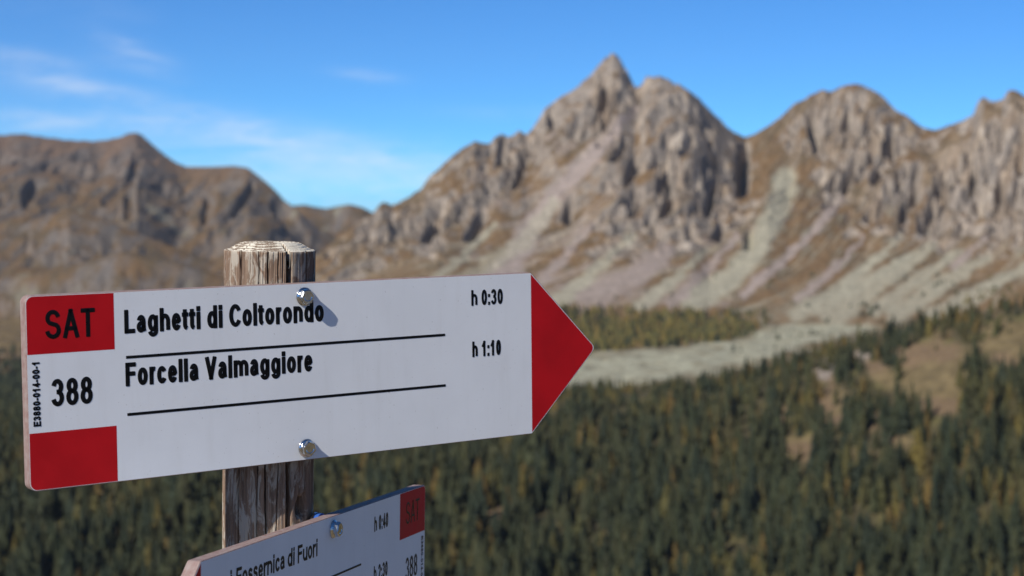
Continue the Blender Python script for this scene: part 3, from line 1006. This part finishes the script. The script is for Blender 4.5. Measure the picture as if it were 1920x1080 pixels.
# advance (cap heights) and strokes; X 0..1 is the width between stroke centres, Y 0 baseline .. 1 cap line
GL = {
    ' ': (.32, []),
    'L': (.70, [[(0, 0), (0, 1)], [(0, 0), (1, 0)]]),
    'F': (.70, [[(0, 0), (0, 1)], [(0, 1), (1, 1)], [(0, .53), (.88, .53)]]),
    'E': (.72, [[(0, 0), (0, 1)], [(0, 1), (1, 1)], [(0, .52), (.88, .52)], [(0, 0), (1, 0)]]),
    'T': (.72, [[(0, 1), (1, 1)], [(.5, 0), (.5, 1)]]),
    'A': (.80, [[(0, 0), (.5, 1)], [(1, 0), (.5, 1)], [(.17, .30), (.83, .30)]]),
    'V': (.78, [[(0, 1), (.5, 0)], [(1, 1), (.5, 0)]]),
    'S': (.78, [arc(.5, .755, .46, .245, 18, 90, 6) + arc(.5, .755, .46, .245, 90, 235, 10)[1:] + [(.5, .51)] + arc(.5, .255, .5, .255, 55, -90, 12)[0:] + arc(.5, .255, .5, .255, -90, -168, 7)[1:]]),
    'C': (.82, [arc(.54, .5, .54, .5, 38, 322, 26)]),
    'a': (.64, [arc(.48, .44, .44, .26, 150, 0, 12) + [(.92, .2), (.95, .06), (1.0, 0)], [(.92, .40), (.6, .385)] + arc(.42, .19, .42, .19, 80, 330, 14) + [(.92, .22)]]),
    'g': (.70, [arc(.48, .36, .48, .34, 0, 360, 22), [(.98, .70), (.98, .0)] + arc(.5, -.05, .48, .2, 0, -160, 12)]),
    'h': (.70, [[(0, 0), (0, 1)], [(0, .40)] + arc(.5, .42, .5, .28, 165, 0, 12) + [(1, 0)]]),
    'n': (.70, [[(0, 0), (0, .70)], [(0, .40)] + arc(.5, .42, .5, .28, 165, 0, 12) + [(1, 0)]]),
    'm': (1.02, [[(0, 0), (0, .70)], [(0, .42)] + arc(.25, .46, .25, .24, 165, 0, 10) + [(.5, 0)], [(.5, .42)] + arc(.75, .46, .25, .24, 165, 0, 10) + [(1, 0)]]),
    'u': (.70, [[(1, 0), (1, .70)], [(0, .70), (0, .28)] + arc(.5, .28, .5, .28, 180, 345, 12)]),
    'e': (.64, [[(0, .36), (1, .36)] + arc(.5, .35, .5, .35, 3, 322, 24)]),
    't': (.42, [[(.3, .93), (.3, .20)] + arc(1.3, .19, 1.0, .19, 180, 262, 6), [(-.4, .70), (1.2, .70)]]),
    'i': (.32, [[(.5, 0), (.5, .70)], [(.5, .965), (.5, 1.0)]]),
    'l': (.32, [[(.5, 0), (.5, 1)]]),
    'd': (.70, [[(1, 0), (1, 1)], arc(.5, .35, .5, .35, 0, 360, 22)]),
    'o': (.68, [arc(.5, .35, .5, .35, 0, 360, 22)]),
    'r': (.45, [[(0, 0), (0, .70)], [(0, .42)] + arc(1.25, .38, 1.25, .32, 170, 80, 8)]),
    'c': (.64, [arc(.54, .35, .54, .35, 40, 320, 20)]),
    's': (.62, [arc(.5, .53, .44, .17, 22, 90, 5) + arc(.5, .53, .44, .17, 90, 230, 8)[1:] + [(.5, .36)] + arc(.5, .18, .47, .18, 50, -90, 9) + arc(.5, .18, .47, .18, -90, -165, 6)[1:]]),
    '0': (.64, [arc(.5, .5, .5, .5, 0, 360, 24)]),
    '1': (.64, [[(.6, 0), (.6, 1)], [(.12, .72), (.6, .98)]]),
    '2': (.64, [arc(.5, .70, .47, .30, 168, -25, 14) + [(.5, .26), (.06, 0)], [(0, 0), (1, 0)]]),
    '3': (.64, [arc(.46, .755, .46, .245, 160, -80, 14), [(.46, .53)] + arc(.46, .265, .52, .265, 88, -160, 16)]),
    '4': (.64, [[(.72, 0), (.72, 1)], [(.72, .98), (0, .26)], [(0, .26), (1.08, .26)]]),
    '8': (.64, [arc(.5, .765, .43, .235, 0, 360, 20), arc(.5, .27, .5, .27, 0, 360, 20)]),
    ':': (.32, [[(.5, .0), (.5, .035)], [(.5, .60), (.5, .635)]]),
    '-': (.40, [[(0, .36), (1, .36)]]),
}


def ribbon(V, Fq, pts, hw, h):
    """Raised rounded stroke along a polyline (2D, metres)."""
    p = np.array(pts, float)
    keep = np.concatenate([[True], np.hypot(*np.diff(p, axis=0).T) > 1e-7])
    p = p[keep]
    closed = np.hypot(*(p[0] - p[-1])) < 1e-6
    if closed:
        d = np.roll(p[:-1], -1, 0) - np.roll(p[:-1], 1, 0)
        d = np.concatenate([d, d[:1]])
        ws = np.ones(len(p))
    else:
        d = np.gradient(p, axis=0)
        d0, d1 = p[1] - p[0], p[-1] - p[-2]
        d0, d1 = d0 / np.hypot(*d0), d1 / np.hypot(*d1)
        ext = 1.0 if len(p) == 2 else 0.45
        pre = [p[0] - d0 * hw * ext, p[0] - d0 * hw * ext * .86, p[0] - d0 * hw * ext * .6]
        post = [p[-1] + d1 * hw * ext * .6, p[-1] + d1 * hw * ext * .86, p[-1] + d1 * hw * ext]
        d = np.concatenate([[d0] * 3, d, [d1] * 3])
        p = np.concatenate([pre, p, post])
        ws = np.concatenate([[.80, .95, 1], np.ones(len(p) - 6), [1, .95, .80]])
    d = d / np.maximum(np.hypot(d[:, 0], d[:, 1]), 1e-9)[:, None]
    nrm = np.stack([-d[:, 1], d[:, 0]], 1)
    prof = [(-1, 0), (-.94, .55), (-.7, 1), (.7, 1), (.94, .55), (1, 0)]
    b0 = len(V)
    for i in range(len(p)):
        for (o, z) in prof:
            q = p[i] + nrm[i] * o * hw * ws[i]
            V.append((q[0], q[1], z * h))
    m = len(prof)
    for i in range(len(p) - 1):
        for k in range(m - 1):
            a = b0 + i * m + k
            Fq.append((a, a + m, a + m + 1, a + 1))


def text_mesh(body, width, cap, stroke, h=0.00008, side=0.034):
    """Lettering with its left baseline end at the origin, fitted to the given width."""
    hw = stroke / 2
    sb = side * cap
    adv = sum(GL[c][0] for c in body)
    k = (width + 2 * sb) / (adv * cap)
    V, Fq = [], []
    x = -sb
    for c in body:
        w, strokes = GL[c]
        w = w * cap * k
        inner = max(w - 2 * sb - 2 * hw, hw * 0.3)
        x0 = x + (w - inner) / 2
        for s in strokes:
            ribbon(V, Fq, [(x0 + X * inner, hw + Yv * (cap - 2 * hw)) for X, Yv in s], hw, h)
        x += w
    return mesh_np('lettering', V, np.array(Fq))


# ------------------------------------------------------------------ boards
TH, HB, LB, TIPX = 0.011, 0.150, 0.4774, 0.5518


def rounded(poly, radii, seg=6):
    out = []
    n = len(poly)
    for i in range(n):
        p0, p1, p2 = (np.array(poly[(i + k) % n], float) for k in (-1, 0, 1))
        r = radii[i]
        if r <= 0:
            out.append(tuple(p1))
            continue
        d0, d2 = (p0 - p1) / np.hypot(*(p0 - p1)), (p2 - p1) / np.hypot(*(p2 - p1))
        ang = math.acos(np.clip(d0 @ d2, -1, 1))
        t = r / math.tan(ang / 2)
        c = p1 + (d0 + d2) / np.hypot(*(d0 + d2)) * r / math.sin(ang / 2)
        a = math.atan2(*((p1 + d0 * t - c)[::-1]))
        b = math.atan2(*((p1 + d2 * t - c)[::-1]))
        dlt = (b - a + math.pi) % (2 * math.pi) - math.pi
        for s in range(seg + 1):
            q = a + dlt * s / seg
            out.append((c[0] + r * math.cos(q), c[1] + r * math.sin(q)))
    return out


def slab(name, outline, z0, z1, mats, bev=0.0006):
    """Plate with a small front chamfer; first material on the faces, second on the rim."""
    n = len(outline)
    o = np.array(outline)
    c = o.mean(0)

    def inset(d):
        prv, nxt = np.roll(o, 1, 0), np.roll(o, -1, 0)
        t = nxt - prv
        t = t / np.maximum(np.hypot(t[:, 0], t[:, 1]), 1e-9)[:, None]
        nn_ = np.stack([-t[:, 1], t[:, 0]], 1)
        area = np.sum(o[:, 0] * nxt[:, 1] - nxt[:, 0] * o[:, 1])
        return o + nn_ * d * (1 if area > 0 else -1)
    rings = [(inset(bev), z0), (o, z0 + bev), (o, z1 - bev), (inset(bev), z1)]
    V = [(x, y, z) for ring, z in rings for x, y in ring]
    Fs = []
    for k in range(3):
        for i in range(n):
            j = (i + 1) % n
            Fs.append((k * n + i, k * n + j, k * n + n + j, k * n + n + i))
    Fs.append(tuple(range(n))[::-1])
    Fs.append(tuple(range(3 * n, 4 * n)))
    me = bpy.data.meshes.new(name)
    me.from_pydata(V, [], Fs)
    for m in mats:
        me.materials.append(m)
    for p in me.polygons:
        p.material_index = 0 if (p.index >= 3 * n or p.index // n == 2 and False) else min(1, len(mats) - 1)
    me.update()
    return me


def bolt_mesh():
    """Hexagon-head flange bolt, axis +Z, flange on z = 0."""
    import bmesh
    bm = bmesh.new()
    prof = [(0.0069, 0.0), (0.0070, 0.0006), (0.0067, 0.0012), (0.0058, 0.0021), (0.0056, 0.0024)]
    N = 36
    rings = []
    for r, z in prof:
        rings.append([bm.verts.new((r * math.cos(2 * math.pi * i / N), r * math.sin(2 * math.pi * i / N), z)) for i in range(N)])

    def hexr(i, R):
        a = 2 * math.pi * i / N + .2
        b = (a % (math.pi / 3)) - math.pi / 6
        return R / math.cos(b)
    for R, z in ((0.0050, 0.0025), (0.0050, 0.0058), (0.0045, 0.0065)):
        rings.append([bm.verts.new((min(hexr(i, R), .0057 if z < .006 else .0049) * math.cos(2 * math.pi * i / N), min(hexr(i, R), .0057 if z < .006 else .0049) * math.sin(2 * math.pi * i / N), z)) for i in range(N)])
    rings.append([bm.verts.new((.0034 * math.cos(2 * math.pi * i / N), .0034 * math.sin(2 * math.pi * i / N), .0065)) for i in range(N)])
    rings.append([bm.verts.new((.0028 * math.cos(2 * math.pi * i / N), .0028 * math.sin(2 * math.pi * i / N), .0061)) for i in range(N)])
    for a, b in zip(rings[:-1], rings[1:]):
        for i in range(N):
            bm.faces.new((a[i], a[(i + 1) % N], b[(i + 1) % N], b[i]))
    bm.faces.new(rings[-1])
    me = bpy.data.meshes.new('bolt')
    bmesh.ops.scale(bm, vec=(1.13, 1.13, 1.0), verts=bm.verts)
    bm.to_mesh(me)
    bm.free()
    return me


BOLT = bolt_mesh()
BOLT.materials.append(M_STEEL)


def basis(u, vdown, origin):
    """Board frame: local x along the board, local y up, local z out of the face."""
    u = Vector(u).normalized()
    up = -Vector(vdown)
    up = (up - u * up.dot(u)).normalized()
    n = u.cross(up)
    M = Matrix((u, up, n)).transposed().to_4x4()
    M.translation = Vector(origin) + Vector((0, 0, CAM_Z))
    return M


def flat_sheet(name, outline, z, material, parent):
    me = bpy.data.meshes.new(name)
    me.from_pydata([(x, y, z) for x, y in outline], [], [tuple(range(len(outline)))])
    return obj(name, me, material, parent)


def put(name, me, x, y, z, parent, rot=0.0, material=None):
    o = obj(name, me, material, parent)
    o.location = (x, y, z)
    o.rotation_euler = (0, 0, rot)
    return o


def bar(x0, x1, y, w, parent):
    V, Fq = [], []
    ribbon(V, Fq, [(x0 + w / 2, 0), (x1 - w / 2, 0)], w / 2, 0.00008)
    o = obj('divider_line', mesh_np('divider_line', V, np.array(Fq)), M_BLACK, parent)
    o.location = (0, y, 0.0001)


def letters(parent, body, x, y, width, cap, stroke, rot=0.0, z=0.0001):
    return put('lettering', text_mesh(body, width, cap, stroke), x, y, z, parent, rot, M_BLACK)


# upper sign: local origin at the top left front corner, x right, y up, z out of the face
up_root = bpy.data.objects.new('trail_sign', None)
up_root.empty_display_size = .05
COL.objects.link(up_root)
up_root.matrix_world = basis((0.80906575, 0.5876682, 0.00766119), (0.00946876, 0, -0.99995517), (-0.36891721, 1.26895865, -0.08132477))
tag(up_root, 'large white and red trail sign pointing right, reading Laghetti di Coltorondo', 'trail sign')
outl = rounded([(0, 0), (0, -HB), (LB, -HB), (TIPX + .002, -.0744), (LB, 0)], [.006, .006, .003, .005, .003])
obj('board', slab('board', outl, -TH, 0, [M_WHITE, M_EDGE]), None, up_root)
e = .0009
flat_sheet('red_band', rounded([(e, -e), (e, -.0451), (.0709, -.0451), (.0709, -e)], [.0055, 0, 0, 0]), .00005, M_RED, up_root)
flat_sheet('red_band', rounded([(e, -.1053), (e, -HB + e), (.0709, -HB + e), (.0709, -.1053)], [0, .0055, 0, 0]), .00005, M_RED, up_root)
flat_sheet('arrow_head', rounded([(LB, -.0016), (LB, -HB + .0016), (TIPX + .0005, -.0744)], [0, 0, .005]), .00005, M_RED, up_root)
letters(up_root, 'SAT', .0152, -.0340, .0400, .0224, .0035)
letters(up_root, '388', .0190, -.0862, .0330, .0214, .0037)
letters(up_root, 'E3880-014-00-1', .0102, -.1002, .0500, .0060, .00145, math.pi / 2)
letters(up_root, 'Laghetti di Coltorondo', .0792, -.0334, .1792, .0188, .0036)
letters(up_root, 'Forcella Valmaggiore', .0792, -.0751, .1675, .0188, .0036)
letters(up_root, 'h 0:30', .4103, -.0276, .0350, .0142, .0025)
letters(up_root, 'h 1:10', .4108, -.0741, .0318, .0142, .0025)
bar(.0800, .3815, -.0521, .0023, up_root)
bar(.0800, .3815, -.0974, .0023, up_root)
b1 = put('bolt', BOLT, .2399, -.0114, 0.0002, up_root, .3)
b2 = put('bolt', BOLT, .2395, -.1397, 0.0002, up_root, .9)

# lower sign: local origin at the top right front corner; x runs towards that end
lo_root = bpy.data.objects.new('trail_sign', None)
lo_root.empty_display_size = .05
COL.objects.link(lo_root)
lo_root.matrix_world = basis((0.29017307, 0.95552043, -0.05272842), (-0.01290144, -0.05118807, -0.9986057), (-0.08602339, 1.65527624, -0.29398652))
tag(lo_root, 'lower shaded trail sign pointing left, cut off by the bottom of the picture', 'trail sign')
outl = rounded([(0, 0), (-LB, 0), (-TIPX - .002, -.0744), (-LB, -HB), (0, -HB)], [.005, .003, .005, .003, .005])
obj('board', slab('board', outl, -TH, 0, [M_WHITE, M_EDGE]), None, lo_root)
flat_sheet('red_band', rounded([(-e, -e), (-.0709, -e), (-.0709, -.0451), (-e, -.0451)], [.0045, 0, 0, 0]), .00005, M_RED, lo_root)
flat_sheet('red_band', rounded([(-e, -.1053), (-.0709, -.1053), (-.0709, -HB + e), (-e, -HB + e)], [0, 0, 0, .0045]), .00005, M_RED, lo_root)
flat_sheet('arrow_head', rounded([(-LB, -.0016), (-TIPX - .0005, -.0744), (-LB, -HB + .0016)], [0, .005, 0]), .00005, M_RED, lo_root)
letters(lo_root, 'SAT', -.0545, -.0325, .0375, .0215, .0023)
letters(lo_root, '388', -.0540, -.0862, .0330, .0214, .0030)
letters(lo_root, 'E3880-014-00-2', -.0105, -.0500, .0500, .0056, .00125, -math.pi / 2)
letters(lo_root, 'Fossernica di Fuori', -.4200, -.0292, .1535, .0148, .0027)
letters(lo_root, 'i', -.4300, -.0292, .0027, .0148, .0027)
letters(lo_root, 'h 0:40', -.1372, -.0276, .0350, .0140, .0024)
letters(lo_root, 'h 2:30', -.1372, -.0731, .0350, .0140, .0024)
bar(-.4690, -.1684, -.0521, .0019, lo_root)
bar(-.4690, -.1684, -.0974, .0019, lo_root)
put('bolt', BOLT, -.2333, -.0112, 0.0002, lo_root, .5)
put('bolt', BOLT, -.2335, -.1397, 0.0002, lo_root, .1)


def ring_mesh(name, r0, r1, h, seg=24):
    V, Fq = [], []
    for r, z in ((r0, 0), (r1, 0), (r1, h), (r0, h)):
        V += [(r * math.cos(6.28319 * i / seg), r * math.sin(6.28319 * i / seg), z) for i in range(seg)]
    for k in range(4):
        for i in range(seg):
            j = (i + 1) % seg
            a, b = k * seg, ((k + 1) % 4) * seg
            Fq.append((a + i, a + j, b + j, b + i))
    return mesh_np(name, V, np.array(Fq), smooth=False)


# spacers that hold the lower board off the round post
for vv_ in (-.0112, -.1397):
    put('spacer', ring_mesh('spacer', .004, .0130, .0035), -.2333, vv_, -TH - .0038, lo_root, 0, M_BLUE)
    put('washer', ring_mesh('washer', .0035, .0136, .0022), -.2333, vv_, -TH - .0062, lo_root, 0, M_STEEL)

# ------------------------------------------------------------------ post
PR = 0.0391


def wood_material():
    m, t, b = mat('weathered_wood')
    tcn = t.n('ShaderNodeTexCoord').outputs['Object']
    sepn = t.n('ShaderNodeSeparateXYZ')
    t.link(tcn, sepn.inputs[0])
    x, y, z = sepn.outputs
    grain = t.noise(t.mapping(tcn, (230, 230, 15)), 1.0, 6, .68, .4)
    fib = t.noise(t.mapping(tcn, (900, 900, 26)), 1.0, 4, .65)
    patch = t.noise(t.mapping(tcn, (85, 85, 30), loc=(.3, .1, 0)), 1.0, 5, .65, 1.2)
    speck = t.noise(t.mapping(tcn, (900, 900, 420)), 1.0, 3, .7)
    c = t.mix(t.ramp(grain, .3, .7), (0.100, 0.064, 0.044), (0.240, 0.158, 0.110))
    c = t.mix(t.ramp(fib, .45, .75, 0, .6), c, (0.34, 0.25, 0.18))
    c = t.mix(t.ramp(patch, .49, .60, 0, .8), c, (0.40, 0.355, 0.295))
    c = t.mix(t.ramp(speck, .62, .75, 0, .5), c, (0.5, 0.46, 0.40))
    # sawn, bleached top with growth rings
    rad = t.m('SQRT', t.m('ADD', t.m('MULTIPLY', x, x), t.m('MULTIPLY', y, y)))
    wob = t.m('MULTIPLY', t.m('SUBTRACT', t.noise(tcn, 40, 3), .5), .006)
    ring = t.m('SINE', t.m('MULTIPLY', t.m('ADD', rad, wob), 2 * math.pi / .0036))
    topc = t.mix(t.ramp(ring, -.2, .6), (0.62, 0.56, 0.46), (0.19, 0.135, 0.095))
    topc = t.mix(t.ramp(speck, .5, .7, 0, .6), topc, (0.68, 0.63, 0.54))
    geo = t.n('ShaderNodeAttribute', attribute_name='tint')
    sc_ = t.n('ShaderNodeSeparateColor')
    t.link(geo.outputs['Color'], sc_.inputs[0])
    c = t.mix(sc_.outputs[0], c, topc)
    t.link(c, b.inputs['Base Color'])
    b.inputs['Roughness'].default_value = .85
    b.inputs['Specular IOR Level'].default_value = .2
    t.link(t.bump(t.m('ADD', grain, t.m('MULTIPLY', fib, .6)), .7, .0012), b.inputs['Normal'])
    return m


def post():
    top = at(506.5, 468.5, 1.4475)                       # centre of the rim
    lean = Vector((0.0165, 0.0, 1.0)).normalized()
    Lg = top.z + 0.5                                     # 0.5 m in the ground
    N = 720
    zs = np.concatenate([[-Lg], np.linspace(-1.6, -.42, 10), np.linspace(-.40, -.0005, 160)])
    th = np.linspace(0, 2 * np.pi, N, endpoint=False)     # angle measured from the camera-facing side towards +x
    Z, T = np.meshgrid(zs, th, indexing='ij')
    cracks = [(-.71, .0030, .014, .6, .08), (-.25, .0010, .006, 1.5, .25), (-.07, .0014, .010, .9, .5), (.19, .0010, .006, .5, .2),
              (.43, .0056, .022, .55, .11), (-1.15, .002, .01, .5, .3), (.9, .002, .009, .3, .3), (2.2, .006, .02, .4, .1), (3.6, .005, .02, .6, .1), (.02, .0012, .008, -1, .3), (.22, .0012, .008, -1, .3)]

    def crack_depth(T, Z):
        dep = np.zeros_like(T)
        for (a, w, d, ln, wob) in cracks:
            start = -ln if ln > 0 else 9
            a_ = a + .05 * gn(Z * 9, Z * 0 + a * 7, 3) + .012 * gn(Z * 60, Z * 0 + a * 5, 4)
            if ln > 0:
                vis = sstep(Z, start - .05, start + .25)
            else:
                vis = sstep(-Z, .23, .29)
            da = (T - a_ + np.pi) % (2 * np.pi) - np.pi
            x = np.abs(da) * PR / (w / 2 * (.35 + .65 * vis))
            dep = np.maximum(dep, d * vis * (1 - sstep(x, .3, 1.0)))
        return dep
    rad = PR * (1 + .006 * np.sin(2 * T + 1) + .004 * np.sin(3 * T))
    rad = rad + .0004 * fbm(T * 30, Z * 8, 3, 201) + .0003 * fbm(T * 60, Z * 14, 2, 202)
    rad = rad - crack_depth(T, Z)
    # the dark hollow above the lower sign
    hz = at(560, 950, 1.42).z - top.z
    da = (T - .80 + np.pi) % (2 * np.pi) - np.pi
    hole = np.hypot(da * PR / .0078, (Z - hz) / .0125 + .3 * gn(T * 9, Z * 90, 5))
    rad = rad - .016 * (1 - sstep(hole, .55, 1.0))
    V = [np.stack([rad * np.sin(T), -rad * np.cos(T), Z], -1).reshape(-1, 3)]
    tint = [np.zeros(Z.size)]
    # chamfered top with weathered growth rings
    rp = np.concatenate([np.linspace(.985, .08, 46)])
    for f in rp:
        r = PR * f * (1 + .006 * np.sin(2 * th + 1))
        dome = .0062 * sstep((1 - f), 0.0, .42) + .0006 * (1 - f)
        rg = .00055 * np.sin(2 * np.pi * (f * PR + .0012 * gn(th * 3, th * 0, 8)) / .0036)
        cd = crack_depth(th, np.zeros_like(th))
        z = dome + rg * sstep(1 - f, 0, .05) + .0003 * fbm(th * 25, th * 0 + f * 40, 2, 203) - .014 * sstep(cd, .010, .018) * sstep(f, .55, .9)
        V.append(np.stack([r * np.sin(th), -r * np.cos(th), z], -1))
        tint.append(1 - sstep(cd, .008, .014) * sstep(f, .5, .8))
    V.append(np.array([[0, 0, .0068]]))
    tint.append(np.ones(1))
    V = np.concatenate(V)
    nz = len(zs) + len(rp)
    i = (np.arange(nz - 1)[:, None] * N + np.arange(N)[None])
    j = (np.arange(nz - 1)[:, None] * N + (np.arange(N)[None] + 1) % N)
    q = np.stack([i, j, j + N, i + N], -1).reshape(-1, 4)
    k = (nz - 1) * N
    tri = np.array([(k + a, k + (a + 1) % N, nz * N) for a in range(N)])
    me = mesh_np('signpost', V, [q, tri], smooth=True)
    tt_ = np.concatenate(tint)
    set_col(me, np.stack([tt_] * 3, 1))
    o = obj('signpost', me, wood_material())
    zax = lean
    xax = Vector((1, 0, 0))
    # turn so that angle 0 faces the camera
    yaw = math.atan2(-top.x, top.y)
    o.matrix_world = Matrix.Translation(top) @ Vector((0, 0, 1)).rotation_difference(zax).to_matrix().to_4x4() @ Matrix.Rotation(yaw, 4, 'Z')
    tag(o, 'weathered round wooden post with cracked, bleached top carrying both signs', 'post')


post()


# ------------------------------------------------------------------ thin mountain air
def haze():
    X0, Z0, Z1 = 9600, -640, 760
    V = [(x, y, z) for z in (Z0, Z1) for x, y in ((-X0, -X0), (X0, -X0), (X0, X0), (-X0, X0))]
    Fq = [(0, 3, 2, 1), (4, 5, 6, 7), (0, 1, 5, 4), (1, 2, 6, 5), (2, 3, 7, 6), (3, 0, 4, 7)]
    m = bpy.data.materials.new('thin_haze')
    m.use_nodes = True
    nt = m.node_tree
    nt.nodes.clear()
    out = nt.nodes.new('ShaderNodeOutputMaterial')
    v = nt.nodes.new('ShaderNodeVolumePrincipled')
    v.inputs['Color'].default_value = (0.86, 0.92, 1.0, 1)
    v.inputs['Density'].default_value = 1.8e-5
    v.inputs['Anisotropy'].default_value = 0.2
    nt.links.new(v.outputs[0], out.inputs['Volume'])
    o = obj('haze', mesh_np('haze', V, np.array(Fq), smooth=False), m)
    tag(o, 'thin blue haze in the valley air', 'haze', kind='stuff')


haze()
